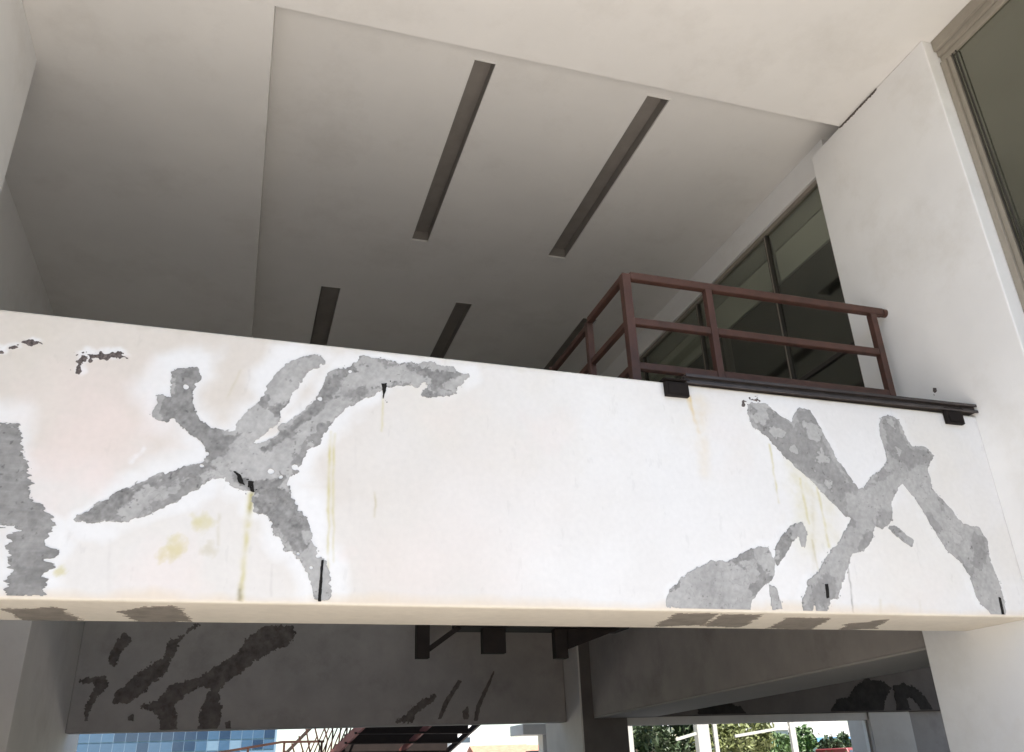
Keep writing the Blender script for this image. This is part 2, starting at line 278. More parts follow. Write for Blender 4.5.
STREAKS = [(0.006, 3.108, 0.005, 2.48, 0.0185, 'y', 0.95),
 (0.011, 3.121, 0.008, 2.964, 0.0111, 'd', 0.35),
 (0.0, 2.59, 0.006, 2.475, 0.0148, 'o', 0.7),
 (0.44, 3.541, 0.473, 2.688, 0.0089, 'y', 0.8),
 (0.464, 3.529, 0.502, 2.736, 0.0081, 'y', 0.7),
 (0.763, 3.81, 0.764, 3.574, 0.0074, 'y', 0.7),
 (0.733, 3.169, 0.738, 3.018, 0.0081, 'o', 0.6),
 (0.159, 2.708, 0.168, 2.533, 0.0066, 'g', 0.5),
 (3.635, 3.715, 3.633, 3.271, 0.0096, 'y', 0.7),
 (3.85, 3.465, 3.855, 3.127, 0.0111, 'y', 0.9),
 (3.984, 3.404, 3.987, 2.965, 0.0111, 'y', 0.9),
 (3.853, 3.003, 3.859, 2.769, 0.0092, 'o', 0.6),
 (4.112, 2.812, 4.077, 2.498, 0.0066, 'd', 0.6),
 (3.007, 4.026, 3.059, 3.763, 0.0185, 'r', 0.45),
 (3.026, 4.044, 3.032, 3.854, 0.0111, 'r', 0.6),
 (5.688, 3.302, 5.683, 2.776, 0.0111, 'g', 0.45),
 (-0.16, 2.986, -0.146, 2.811, 0.0092, 'o', 0.4),
 (-0.71, 2.817, -0.678, 2.547, 0.0111, 'g', 0.2),
 (-0.003, 2.562, 0.001, 2.475, 0.0111, 'd', 0.5),
 (-0.127, 3.902, -0.196, 3.705, 0.0081, 'o', 0.35),
 (-0.074, 3.907, -0.073, 3.839, 0.0074, 'g', 0.4),
 (3.907, 3.53, 3.819, 3.002, 0.1255, 'y', 0.34),
 (4.094, 3.543, 4.023, 3.01, 0.059, 'y', 0.26),
 (3.817, 3.721, 3.78, 3.294, 0.0517, 'y', 0.26),
 (3.105, 4.02, 3.057, 3.473, 0.059, 'r', 0.22),
 (3.935, 3.378, 3.785, 2.581, 0.0185, 'o', 0.25),
 (0.288, 3.1, 0.313, 2.741, 0.0148, 'g', 0.08),
 (4.328, 2.592, 4.3, 2.488, 0.0111, 'o', 0.3),
 (4.677, 2.599, 4.652, 2.486, 0.0111, 'o', 0.2),
 (5.674, 4.084, 5.703, 3.866, 0.0092, 'g', 0.3),
 (0.596, 3.506, 0.611, 3.31, 0.0074, 'g', 0.2),
 (0.577, 3.243, 0.589, 2.992, 0.0111, 'g', 0.15)]
BLOTS = [(-0.413, 2.739, 0.044, 'y', 0.8), (-0.373, 2.797, 0.052, 'y', 0.8), (-0.353, 2.758, 0.037, 'y', 0.8), (-0.242, 2.94, 0.052, 'y', 0.6), (-0.27, 2.91, 0.037, 'y', 0.5), (-0.197, 2.781, 0.044, 'o', 0.4), (-0.927, 2.636, 0.03, 'y', 0.7), (0.569, 2.78, 0.059, 'p', 0.2), (-1.025, 3.2, 0.221, 'p', 0.4), (-0.808, 3.457, 0.295, 'p', 0.4), (-0.942, 3.634, 0.332, 'p', 0.3), (1.209, 3.767, 0.185, 'p', 0.15), (1.872, 3.68, 0.185, 'p', 0.18), (1.541, 3.304, 0.443, 'p', 0.08), (-1.332, 4.047, 0.185, 'o', 0.1), (1.395, 2.778, 0.369, 'p', 0.12), (-0.434, 2.661, 0.221, 'p', 0.3), (0.897, 2.761, 0.295, 'p', 0.15), (3.236, 3.793, 0.295, 'p', 0.1), (4.766, 2.601, 0.295, 'p', 0.1)]
HOLES = [(0.413, 2.768, 0.0177), (0.299, 2.776, 0.0118), (0.378, 2.697, 0.0118), (0.107, 3.266, 0.0236), (0.167, 3.236, 0.0162), (0.244, 3.304, 0.0258), (0.365, 3.765, 0.0221), (0.544, 3.974, 0.0148), (-0.433, 3.768, 0.0221), (-0.266, 3.35, 0.0162), (-0.285, 3.274, 0.0177)]
STAR_DARK = [[(-0.588,3.574),(-0.565,3.702),(-0.497,3.709),(-0.520,3.886),(-0.381,3.901),(-0.351,3.643),(-0.151,3.470),(-0.071,3.508),(-0.142,3.377),(-0.243,3.293),(-0.275,3.337),(-0.492,3.560)],
 [(-0.245,3.309),(-0.213,3.265),(-0.493,3.158),(-0.612,3.079),(-0.679,3.018),(-0.741,2.931),(-0.887,2.924),(-0.811,2.983),(-0.739,3.085),(-0.577,3.197)],
 [(-0.018,3.402),(0.071,3.346),(0.218,3.500),(0.354,3.675),(0.395,3.745),(0.495,3.892),(0.646,4.048),(0.488,4.031),(0.375,3.828),(0.321,3.721),(0.155,3.559),(0.022,3.421)],
 [(0.469,3.786),(0.620,3.887),(0.762,3.919),(0.940,3.937),(0.908,3.874),(0.748,3.848),(0.562,3.788)],
 [(0.872,4.074),(1.307,4.067),(1.307,4.011),(1.072,3.862),(1.071,3.951),(0.938,4.027)],
 [(0.025,3.085),(0.126,3.196),(0.269,3.190),(0.256,2.979),(0.379,2.810),(0.270,2.777),(0.147,2.945),(0.060,2.999)],
 [(-0.145,3.270),(0.014,3.205),(0.124,3.227),(0.147,3.290),(0.236,3.249),(0.186,3.155),(0.022,3.115),(-0.095,3.183)],
 [(0.089,3.651),(0.222,3.847),(0.307,3.941),(0.339,3.927),(0.227,3.780),(0.150,3.623)]]
FORK_DARK = [[(3.482,4.052),(3.687,4.071),(3.887,3.883),(3.917,4.029),(4.059,4.042),(4.139,3.778),(4.241,3.478),(4.267,3.375),(4.109,3.351),(3.898,3.456),(3.530,3.761)],
 [(4.717,4.019),(4.854,4.048),(4.931,3.792),(5.120,3.796),(5.126,3.693),(4.870,3.580),(4.693,3.726)],
 [(3.917,2.804),(4.034,2.754),(3.920,2.538),(3.695,2.509),(3.766,2.693)],
 [(5.307,3.203),(5.425,3.058),(5.392,2.908),(5.263,2.962)]]
FORK_DABS = [(3.617, 3.97, 0.0683), (3.72, 3.807, 0.0484), (3.838, 3.678, 0.037), (4.004, 3.836, 0.0626), (4.1, 3.636, 0.0484), (3.986, 3.522, 0.0512), (4.817, 3.978, 0.037), (4.799, 3.743, 0.0256), (4.089, 3.409, 0.0341), (4.977, 3.447, 0.0285), (5.154, 3.076, 0.0398)]

def patch_mesh(name, polys, m, parent, to3, cell=.005, rag=.016, seed=3, thick=.004, relief=.003, holes=(), brush=0.0, streak=.0, mottle=0.0, tint=None, lim=None, shave=.0):
    """a thin ragged-edged slab: the contour of (distance to the outline + fractal noise), front relief and side walls"""
    xs = [p[0] for q in polys for p in q]; ys = [p[1] for q in polys for p in q]
    x0, x1, y0, y1 = min(xs)-.05, max(xs)+.05, min(ys)-.05, max(ys)+.05
    if lim: x0, x1, y0, y1 = max(x0, lim[0]), min(x1, lim[1]), max(y0, lim[2]), min(y1, lim[3])
    nx, ny = int((x1-x0)/cell)+1, int((y1-y0)/cell)+1
    gx, gy = np.meshgrid(x0+np.arange(nx)*cell, y0+np.arange(ny)*cell, indexing='ij')
    s = np.full(gx.shape, -9.)
    for q in polys: s = np.maximum(s, sdf(gx, gy, q))
    ca, sa = math.cos(brush), math.sin(brush); bu, bv = gx*ca+gy*sa, -gx*sa+gy*ca
    f = s - shave + .010 + rag*(.55*fbm(gx, gy, .16, seed, 3, .6)+.72*fbm(gx, gy, .04, seed+5, 4, .72)) + .42*rag*fbm(gx, gy, .016, seed+6, 2, .7) + streak*(fbm(bu/5, bv, .020, seed+13, 3, .7))
    if mottle: f = f + mottle*fbm(gx, gy, .035, seed+9, 3, .6)
    for hx, hy, hr in holes: f = np.minimum(f, np.hypot(gx-hx, (gy-hy))*1.25-hr*.9+rag*.5*vn(gx, gy, .02, seed+4))
    n4 = fbm(gx, gy, .022, seed+20, 3, .6)                       # pin holes near the rim
    f = np.where((s < .04) & (n4 > .64), np.minimum(f, -.002), f)
    n5 = fbm(gx, gy, .02, seed+26, 3, .6); f = np.maximum(f, np.where((s > -.028) & (f < 0), (n5-.60)*.03, -1.))   # flecks beside the rim
    h = thick + relief*(fbm(gx, gy, .16, seed+30, 4, .6)+.5*np.clip(s/.08, 0, 1))
    if tint: col = tint(gx, gy, s, f, seed)
    V = []; C = []; F = []; vid = {}; eid = {}; edges_b = []
    def node(i, j):
        k = (i, j)
        if k not in vid:
            vid[k] = len(V); V.append((gx[i, j], gy[i, j], h[i, j])); 
            if tint: C.append(col[i, j])
        return vid[k]
    def cut(i, j, a, b):
        k = (i, j, a, b) if (i, j) < (a, b) else (a, b, i, j)
        if k not in eid:
            t = f[i, j]/(f[i, j]-f[a, b]); t = min(max(t, .02), .98)
            eid[k] = len(V); V.append((gx[i, j]+t*(gx[a, b]-gx[i, j]), gy[i, j]+t*(gy[a, b]-gy[i, j]), h[i, j]*.75))
            if tint: C.append(col[i, j]*(1-t)+col[a, b]*t)
        return eid[k]
    pos = f > 0
    cnt = pos[:-1, :-1].astype(int)+pos[1:, :-1]+pos[1:, 1:]+pos[:-1, 1:]
    for i, j in zip(*np.nonzero(cnt)):
        q = ((i, j), (i+1, j), (i+1, j+1), (i, j+1))
        if cnt[i, j] == 4: F.append([node(*p) for p in q]); continue
        poly = []; cuts = []
        for k in range(4):
            a, b = q[k], q[(k+1) % 4]
            if pos[a]: poly.append(node(*a))
            if pos[a] != pos[b]:
                c = cut(*a, *b); poly.append(c); cuts.append((len(poly)-1, bool(pos[a])))
        if len(poly) < 3: continue
        F.append(poly)
        for pi, leaving in cuts:
            if leaving: edges_b.append((poly[pi], poly[(pi+1) % len(poly)]))
    nf = len(V); base = {}
    for a, b in edges_b:
        for k in (a, b):
            if k not in base:
                base[k] = len(V); V.append((V[k][0], V[k][1], -.002))
                if tint: C.append(C[k])
        F.append([b, a, base[a], base[b]])
    me = bpy.data.meshes.new(name)
    me.from_pydata([to3(*v) for v in V], [], F); me.update()
    if tint:
        at = me.color_attributes.new('tint', 'FLOAT_COLOR', 'POINT')
        buf = np.ones((len(V), 4), np.float32); buf[:, :3] = np.array(C); at.data.foreach_set('color', buf.ravel())
    for p in me.polygons: p.use_smooth = False
    bm = bmesh.new(); bm.from_mesh(me); bmesh.ops.recalc_face_normals(bm, faces=bm.faces); bm.to_mesh(me); bm.free()
    return link(name, me, m, parent)

# ------------------------------------------------------------------ the setting: ground, soffit, recessed ceiling
ZB, ZT, YF, YK = 2.489, 4.142, 5.0, 5.68          # fascia beam: bottom, top, front, back
XP, XG = 5.688, 5.90                              # pier face, glass wall plane
ZS, ZC = 7.75, 8.06                               # soffit, recessed ceiling
YE = 1.5                                          # outer edge of the overhang

struct(box('ground', M['earth'], None, -300, 300, -300, 400, -.3, 0))
struct(box('plaza', M['ground'], None, -40, 40, -3.8, 24, .0005, .004))
struct(box('added_dark_floor', M['added_dark_floor'], None, -40, 40, 3.85, 16.2, .0041, .008))  # unseen dark sheet, added to cut bounce under the beam
struct(box('kerb', M['kerb'], None, -40, 40, -4.0, -3.802, .0005, .12, .02))
struct(box('added_road', M['asphalt'], None, -300, 300, -40, -4.003, .0005, .004))  # unseen dark ground, added to cut bounce reaching the deep ceiling
struct(box('lawn', M['lawn'], None, -60, 120, 24.01, 58, .0005, .05))
struct(box('front_soffit', M['ceiling'], None, -8, 16, YE, 5.63, ZS, ZS+.9))
struct(box('side_soffit', M['ceiling'], None, -8, -.205, 5.632, 15.6, ZS+.0, ZS+.9))
struct(box('roof', M['roof'], None, -8.2, 16.2, YE-.2, 16, 8.66, 8.9))  # unseen slab over the ceilings, placed to block the sky

# recessed ceiling: one slab with five slots cut through it, a metal trough set up into each
slots = [(1.735, 1.955, 6.05, 9.31), (3.64, 3.90, 6.045, 9.24), (.70, .975, 10.79, 13.9), (2.715, 2.965, 10.78, 13.9), (4.79, 5.03, 10.78, 13.9)]
ceil = MB()
xb = sorted({-.204, 9.0, *[v for s in slots for v in s[:2]]}); yb = sorted({5.631, 15.6, *[v for s in slots for v in s[2:]]})
vv = {}
def cv(x, y):
    if (x, y) not in vv: vv[(x, y)] = ceil.bm.verts.new((x, y, ZC))
    return vv[(x, y)]
for a, b in zip(xb, xb[1:]):
    for c, d in zip(yb, yb[1:]):
        mx_, my_ = (a+b)/2, (c+d)/2
        if any(s[0] < mx_ < s[1] and s[2] < my_ < s[3] for s in slots): continue
        ceil.bm.faces.new([cv(a, c), cv(a, d), cv(b, d), cv(b, c)])
r = bmesh.ops.extrude_face_region(ceil.bm, geom=ceil.bm.faces[:])
for v in r['geom']:
    if isinstance(v, bmesh.types.BMVert): v.co.z += .02
ceiling = struct(ceil.build('recessed_ceiling', M['ceiling']))
for (a, b, c, d) in slots:
    t = MB(); e = .006; H = .16
    t.box(a-e-.004, a-e, c-e, d+e, ZC+.021, ZC+H); t.box(b+e, b+e+.004, c-e, d+e, ZC+.021, ZC+H)
    t.box(a-e, b+e, c-e-.004, c-e, ZC+.021, ZC+H); t.box(a-e, b+e, d+e, d+e+.004, ZC+.021, ZC+H)
    t.box(a-e, b+e, c-e, d+e, ZC+H+.001, ZC+H+.006)
    tr = t.build('light_trough', M['trough'], ceiling)
    lip = MB(); w = .018
    lip.box(a-w, a, c-w, d+w, ZC-.006, ZC-.001); lip.box(b, b+w, c-w, d+w, ZC-.006, ZC-.001)
    lip.box(a, b, c-w, c, ZC-.006, ZC-.001); lip.box(a, b, d, d+w, ZC-.006, ZC-.001)
    lip.build('trim', M['ceiling'], tr)
    MB().box(a+.03, a+.075, c+.05, d-.05, ZC+.11, ZC+H).build('lamp_holder', M['trough'], tr)

# ------------------------------------------------------------------ the fascia beam with its repairs
XL = -2.28
def fascia():
    c = .006; bev = .016
    nx = int((XP-.002-XL)/c)+1; xs = np.linspace(XL, XP-.002, nx)
    zs = np.arange(ZB+bev, ZT-bev, c); zs = np.append(zs, ZT-bev); nz = len(zs)
    gx, gz = np.meshgrid(xs, zs, indexing='ij')
    d = np.full(gx.shape, -9.)
    for polys in FRONT.values():
        for q in polys: d = np.maximum(d, sdf(gx, gz, q))
    # touched-up paint around every repair: brighter than the aged pinkish coat, soft roller edge
    wob = .10*fbm(gx, gz, .35, 3, 4)
    left = np.clip((2.2-gx)/2.6, 0, 1)
    dc = np.full(gx.shape, -9.)
    for polys in CHIPS.values():
        for q in polys: dc = np.maximum(dc, sdf(gx, gz, q))
    halo = np.clip(np.maximum((.17+1.5*wob+d)/.17, (.022+.03*fbm(gx, gz, .05, 77, 3)+dc)/.03*.7), 0, 1); halo = halo*halo*(3-2*halo)
    low = np.clip((3.35+.35*fbm(gx, gz, .5, 41, 3)-gz)/.3, 0, 1)*np.clip((gx+1.7)/.5, 0, 1)
    cov = np.maximum(halo, .55*low*left); cov = np.maximum(cov, np.clip(.86-left*.95+.30*fbm(gx, gz, .8, 8, 4), 0, .95)*(1-.0*left))
    aged = np.array((.635, .59, .54)); clean = np.array((.75, .747, .747))
    col = aged + (clean-aged)*cov[..., None]
    cream = np.clip(fbm(gx, gz, .9, 91, 6, .6)+.05, 0, .5)*.8; col = col+(np.array((.69, .66, .605))-col)*cream[..., None]
    sc_ = np.clip((fbm(gx, gz/3, .06, 95, 4, .7)-.62)/.1, 0, 1)*.05; col = col*(1-sc_)[..., None]
    g = 1+.035*fbm(gx, gz, .5, 12, 5)+.02*vn(gx, gz, .03, 50); col = col*g[..., None]
    tone = {'y': (.58, .53, .28), 'o': (.50, .45, .30), 'g': (.50, .47, .46), 'd': (.10, .085, .07), 'r': (.66, .50, .22), 'p': (.78, .66, .63)}
    for bx, bz, w, k, al in BLOTS:
        rr = np.hypot(gx-bx, (gz-bz)*1.1)+w*.9*fbm(gx, gz, max(w*.8, .03), 22, 4)
        a = al*np.clip(1.25-rr/w, 0, 1)**.8
        col = col+(np.array(tone[k])-col)*a[..., None]
    for x0, z0, x1, z1, w, k, al in STREAKS:
        ex, ez = x1-x0, z1-z0; t = np.clip(((gx-x0)*ex+(gz-z0)*ez)/(ex*ex+ez*ez), 0, 1)
        dd = np.hypot(gx-x0-t*ex-.010*fbm(gz*2, t*0+x0, .16, 31, 3), gz-z0-t*ez)
        ww = w*(1.0+.5*vn(gx, gz, .09, 33))
        a = al*np.exp(-(dd/ww)**2)*np.clip(.75+.9*fbm(gx, gz, .07, 35, 3), .1, 1.15)*np.clip(1.15-.45*t, 0, 1)
        col = col+(np.array(tone[k])-col)*np.clip(a, 0, 1)[..., None]
    # uneven cream band along the drip edge
    e = np.clip((.075+.05*fbm(gx, gz, .3, 45, 4)-(gz-ZB))/.06, 0, 1)*.62
    col = col+(np.array((.70, .595, .465))-col)*e[..., None]
    e = np.clip((.03+.05*fbm(gx, gz, .12, 47, 4)-(ZT-gz))/.03, 0, 1)*.35
    col = col+(np.array((.55, .51, .44))-col)*e[..., None]
    V = np.empty((nx*nz, 3)); V[:, 0] = gx.ravel(); V[:, 1] = YF; V[:, 2] = gz.ravel()
    idx = np.arange(nx*nz).reshape(nx, nz)
    Q = np.stack([idx[:-1, :-1], idx[1:, :-1], idx[1:, 1:], idx[:-1, 1:]], -1).reshape(-1, 4)
    # rest of the section: drip edge, underside, back, top
    sec = [(YF+.005, ZB+.005), (YF+.016, ZB)]
    sec += [(YF+.016+(YK-.032-YF)*k/24, ZB) for k in range(1, 25)] + [(YK, ZB+.016), (YK, ZT-.016), (YK-.016, ZT), (YF+.016, ZT), (YF+.005, ZT-.005)]
    ux = np.arange(0, nx, 4); ux = np.append(ux, nx-1) if ux[-1] != nx-1 else ux
    V2 = [(xs[i], y, z) for i in ux for y, z in sec]; ns = len(sec); o = nx*nz
    F2 = [(o+a*ns+k, o+a*ns+k+1, o+(a+1)*ns+k+1, o+(a+1)*ns+k) for a in range(len(ux)-1) for k in range(ns-1)]
    for a in range(len(ux)-1):
        i, j = ux[a], ux[a+1]
        F2.append(tuple([o+a*ns, o+(a+1)*ns]+[int(idx[k, 0]) for k in range(j, i-1, -1)]))
        F2.append(tuple([o+(a+1)*ns+ns-1, o+a*ns+ns-1]+[int(idx[k, nz-1]) for k in range(i, j+1)]))
    V2 = np.array(V2)
    for A in (V, V2): A[:, 2] += (A[:, 2]-ZB)/(ZT-ZB)*(.024-.0062*(A[:, 0]+1.5))
    und = np.array((.70, .645, .555))*(1+.07*fbm(V2[:, 0], V2[:, 1]*1.0, .4, 55, 5)+.05*fbm(V2[:, 0], V2[:, 1], .05, 58, 3))[:, None]
    me = bpy.data.meshes.new('fascia_beam')
    me.from_pydata(np.vstack([V, V2]).tolist(), [], Q.tolist()+F2); me.update()
    at = me.color_attributes.new('tint', 'FLOAT_COLOR', 'POINT')
    buf = np.ones((len(V)+len(V2), 4), np.float32); buf[:len(V), :3] = col.reshape(-1, 3); buf[len(V):, :3] = und
    at.data.foreach_set('color', buf.ravel())
    bm = bmesh.new(); bm.from_mesh(me); bmesh.ops.recalc_face_normals(bm, faces=bm.faces); bm.to_mesh(me); bm.free()
    return link('fascia_beam', me, M['parapet'])
beam = tag(fascia(), 'long white concrete beam across the front, patched with grey cement scars', 'beam')

def cem_tint(light, kind):
    def f(gx, gy, s, f_, seed):
        n = fbm(gx, gy, .20, seed+40, 5, .55); n2 = fbm(gx, gy, .025, seed+45, 3, .6)
        st = fbm((gx*.45+gy*.9)/6, gx*.9-gy*.45, .020, seed+48, 3, .6)
        v = light*(1+.17*n+.10*n2+.09*st)
        edge = np.clip(1-s/.075, 0, 1)
        w = fbm(gx, gy, .17, seed+52, 6, .60)
        def zone(polys, soft):                       # older, darker coats with torn borders
            d = np.full(gx.shape, -9.)
            for q in polys: d = np.maximum(d, sdf(gx, gy, q))
            return np.clip((d+.05*w+.03*fbm(gx, gy, .03, seed+66, 4, .7))/soft, 0, 1)
        if kind == 'fork_patch':
            dk = np.maximum(zone(FORK_DARK, .02), .8*np.clip((w+.22*edge-.34)/.05, 0, 1)); v = v*(1-.25*dk)
            for bx, bz, br in FORK_DABS:             # lighter dabs of filler inside a darker ring
                rr = np.hypot(gx-bx, gy-bz)+br*1.9*fbm(gx, gy, br*1.6, seed+54, 4, .6)
                v = v*(1-.16*np.clip(1-np.abs(rr-br)/(.25*br), 0, 1)); m_ = np.clip((br*.95-rr)/(.2*br), 0, 1); v = v+(light*1.08-v)*m_
        elif kind == 'edge_patch':
            v = v*(1+.16*fbm(gx/6, gy, .02, seed+70, 3, .7)); dk = np.clip((w-.15)/.06, 0, 1); v = v*(1-.14*dk)
        else:                                        # pale skim with darker ragged ribbons
            dk = zone(STAR_DARK, .012) if kind == 'star_patch' else 0*s
            dk = np.maximum(dk, .8*np.clip((w+.30*edge-.42)/.035, 0, 1)); v = v*(1-.38*dk*(1+.8*n2+.4*n))
            lay = np.abs(fbm(gx, gy, .34, seed+60, 5, .6)); v = v*(1-.22*np.clip(1-lay/.014, 0, 1))
        rim = np.clip(1-f_/.007, 0, 1); v = v*(1-.22*rim*np.clip(.4+2*n2, 0, 1))
        pit = np.clip((fbm(gx, gy, .030, seed+57, 3, .7)-.58)/.10, 0, 1); v = v*(1-.4*pit)
        return np.stack([v*1.0, v*.985, v*.965], -1)
    return f
front3 = lambda x, z, h: (x, YF-h, z)
PAR = {'edge_patch': (.28, .012, 0.0, .034), 'star_patch': (.40, .020, .6, .010), 'fork_patch': (.39, .013, 1.9, .008), 'mound_patch': (.39, .012, 1.57, .010), 'arc_patch': (.39, .010, 1.2, .008)}
LAB = {'edge_patch': 'broad brushed grey patch at the left end', 'star_patch': 'large branching grey cement repair', 'fork_patch': 'X shaped grey cement repair', 'mound_patch': 'low mound shaped grey patch', 'arc_patch': 'small hooked grey patch'}
for n, (k, q) in enumerate(FRONT.items()):
    li, rg, br, sk_ = PAR[k]
    o = patch_mesh('cement_patch', q, M['cement'], beam, front3, seed=3+7*n, rag=rg, brush=br, streak=sk_, holes=HOLES if k == 'star_patch' else (), tint=cem_tint(li, k), lim=(XL, XP-.01, ZB+.018, ZT-.02))
    o['label'] = LAB[k]
for k, q in CHIPS.items():
    if k in 'cd': continue
    patch_mesh('paint_chip', q, M['chip'], beam, front3, cell=.004, seed=60-5*'abcde'.index(k), rag=.005, mottle=.040, thick=.002, relief=.001, shave={'a': .019, 'b': .019, 'c': .021, 'e': .013}[k])
for n, q in enumerate(SLITS):
    if n == 6: continue
    patch_mesh('crack', [q], M['slit'], beam, lambda x, z, h: (x, YF-.006-h, z), cell=.003, seed=20+n, rag=.007 if n > 2 else .003, mottle=.012 if n > 3 else .0, shave=.016 if n == 3 else ((.0095, .010, .012)[n] if n < 3 else .010), thick=.0025, relief=.001, lim=(XL, XP, ZB+.017, ZT))
for n, q in enumerate(UNDER):
    patch_mesh('cement_patch', [q], M['under_patch'], beam, lambda x, y, h: (x, y, ZB-h), cell=.006, seed=26+n, rag=.022, streak=.045, brush=-.5 if n > 1 else .25, thick=.003, relief=.002, lim=(XL, XP, YF+.03, YK-.02))

# ------------------------------------------------------------------ piers and walls at the sides
pier = tag(empty('wall_pier', (XP, 5.2, 0)), 'broad white pier on the right that takes the end of the beam', 'pier')
o = MB().box(XP, 6.6, 4.40, 6.15, 0, ZS-.003, .012).build('pier_body', M['wall'], pier); o.location = -Vector(pier.location)
q = [[(6-.0, 0)]]
def crack_strip():
    V, F = [], []; n = 46; R = random.Random(4)
    for i in range(n+1):
        y = 5.64-.60*i/n; w = (.016+.012*R.random())*(1 if i < 12 else 1.1)*(.5 if i in (0, n) else 1); z = ZS-.004-R.random()*.004
        V += [(XP-.003, y, z), (XP-.003, y, z-w), (XP+.004, y, z-w), (XP+.004, y, z)]
    for i in range(n):
        for k in range(4): F.append((4*i+k, 4*i+(k+1) % 4, 4*i+4+(k+1) % 4, 4*i+4+k))
    F += [(0, 1, 2, 3), (4*n+3, 4*n+2, 4*n+1, 4*n)]
    me = bpy.data.meshes.new('crack'); me.from_pydata(V, [], F); me.update(); return me
o = link('crack', crack_strip(), M['chip'], pier); o.location = -Vector(pier.location)
o = patch_mesh('bolt_hole', [[(5.31, 4.51), (5.34, 4.525), (5.35, 4.50), (5.335, 4.48), (5.312, 4.485)]], M['chip'], pier, lambda y, z, h: (XP-h, y, z), cell=.003, rag=.003, shave=.006, thick=.002, relief=.001, seed=9)
o.location = -Vector(pier.location)

lp = tag(MB().box(-4.2, XL, 2.2, 6.84, 0, ZS-.003, .012).build('wall_pier', M['wall']), 'tall white pier at the left edge under the soffit', 'pier')
tag(box('side_wall', M['wall'], None, -3.3, -2.93, 6.841, 15.2, 4.0, ZS-.003), 'shaded plain wall deep on the left above the beam', 'wall')
tag(box('side_wall', M['shade_wall'], None, -3.4, -2.95, 6.841, 11.2, 0, 3.97), 'unseen lower wall on the left, added to shut out side light', 'wall')  # out of view, added to close the lower hall against side light
tag(MB().box(-4.4, XL, 11.25, 16.3, 0, 3.97, .012).build('pillar', M['pillar']), 'wide beige pillar at the lower left under the beam', 'pillar')
tag(box('back_wall', M['dim_wall'], None, -3.2, 9, 15.201, 15.58, 4.02, ZC-.003), 'dim rear wall of the upper level behind the railing', 'wall')  # unseen wall, toned down to cut bounce onto the deep ceiling

# inner beam with its scars
ib = tag(empty('inner_beam', (1.7, 14.87, 2.31)), 'dark shaded concrete beam at the back with dark branching scars', 'beam')
def kid(o, p): o.location = Vector(o.location)-Vector(p.location); return o
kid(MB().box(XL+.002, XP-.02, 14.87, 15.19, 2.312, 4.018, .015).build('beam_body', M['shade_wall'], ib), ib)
for n, q in enumerate(INNER):
    kid(patch_mesh('concrete_scar', [q], M['inner_patch'], ib, lambda x, z, h: (x, 14.87-h, z), cell=.012, seed=33+n, rag=.045 if n < 5 else .012, mottle=.03 if n < 5 else .01, thick=.008, relief=.006, lim=(XL+.03, XP-.1, 2.33, 4.0)), ib)

# column, side beam and rear right wall on the lower level
clm = tag(empty('column', (6.1, 15, 0)), 'square column between the two dark beams at the bottom centre', 'column')
kid(MB().box(XP+.02, 6.52, 14.2, 16.0, 0, 3.98, .006).build('column_body', M['dark_concrete'], clm), clm)
kid(MB().box(XP-.012, XP+.0195, 14.203, 16.0, 0, 3.98, .004).build('lit_side_skin', M['pillar'], clm), clm)  # paler skin: light from outdoors on this face is put into its colour
# column between the two dark beams at the bottom centre', 'column')
sb = MB(); sb.hexa([(5.9, 6.155, 2.46), (7.0, 6.155, 2.46), (7.0, 14.19, 2.345), (5.9, 14.19, 2.345), (5.9, 6.155, 3.98), (7.0, 6.155, 3.98), (7.0, 14.19, 3.98), (5.9, 14.19, 3.98)], .012)
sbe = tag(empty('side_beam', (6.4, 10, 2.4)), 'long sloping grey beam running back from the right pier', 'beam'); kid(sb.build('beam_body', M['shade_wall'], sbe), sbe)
ss = MB(); ss.hexa([(5.905, 6.16, 2.440), (6.995, 6.16, 2.440), (6.995, 14.185, 2.325), (5.905, 14.185, 2.325), (5.905, 6.16, 2.458), (6.995, 6.16, 2.458), (6.995, 14.185, 2.343), (5.905, 14.185, 2.343)]); kid(ss.build('bounce_lit_strip', M['dim_wall'], sbe), sbe)  # added strip; floor bounce on the underside is put into its paler colour
# sloping grey beam running back from the right pier', 'beam')
rb = tag(empty('rear_beam', (9.8, 14.2, 2.34)), 'dark rear beam with round black scars above the white framed opening', 'beam')
kid(MB().box(6.525, 14.2, 14.2, 14.6, 2.338, 3.98, .012).build('beam_body', M['dark_concrete'], rb), rb)
for n, q in enumerate(RIGHT):
    kid(patch_mesh('concrete_scar', [q], M['black_scar'], rb, lambda x, z, h: (x, 14.2-h, z), cell=.014, seed=43+n, rag=.04, mottle=.02, thick=.008, relief=.006, lim=(6.6, 14.1, 2.355, 4.0)), rb)
tag(MB().box(11.5, 12.44, 14.24, 14.9, 0, 2.332, .012).build('pillar', M['pillar']), 'pale beige pillar right of the white framed opening', 'pillar')
tag(box('rear_wall', M['shade_wall'], None, 12.445, 14.2, 14.32, 14.7, 0, 2.33), 'brownish wall strip beside the pale pillar at lower right', 'wall')
struct(box('floor_slab', M['shade_wall'], None, 2.93, 9, 5.69, 15.19, 3.985, 4.12))
struct(box('floor_slab', M['shade_wall'], None, 9.01, 14.6, 6.16, 15.19, 3.99, 4.12))
tag(box('front_wall', M['shade_wall'], None, 6.605, 14.6, 5.5, 6.1, 0, 7.7), 'unseen wall behind the right pier, added to darken the hall', 'wall')  # out of view, added to keep daylight out of the hall

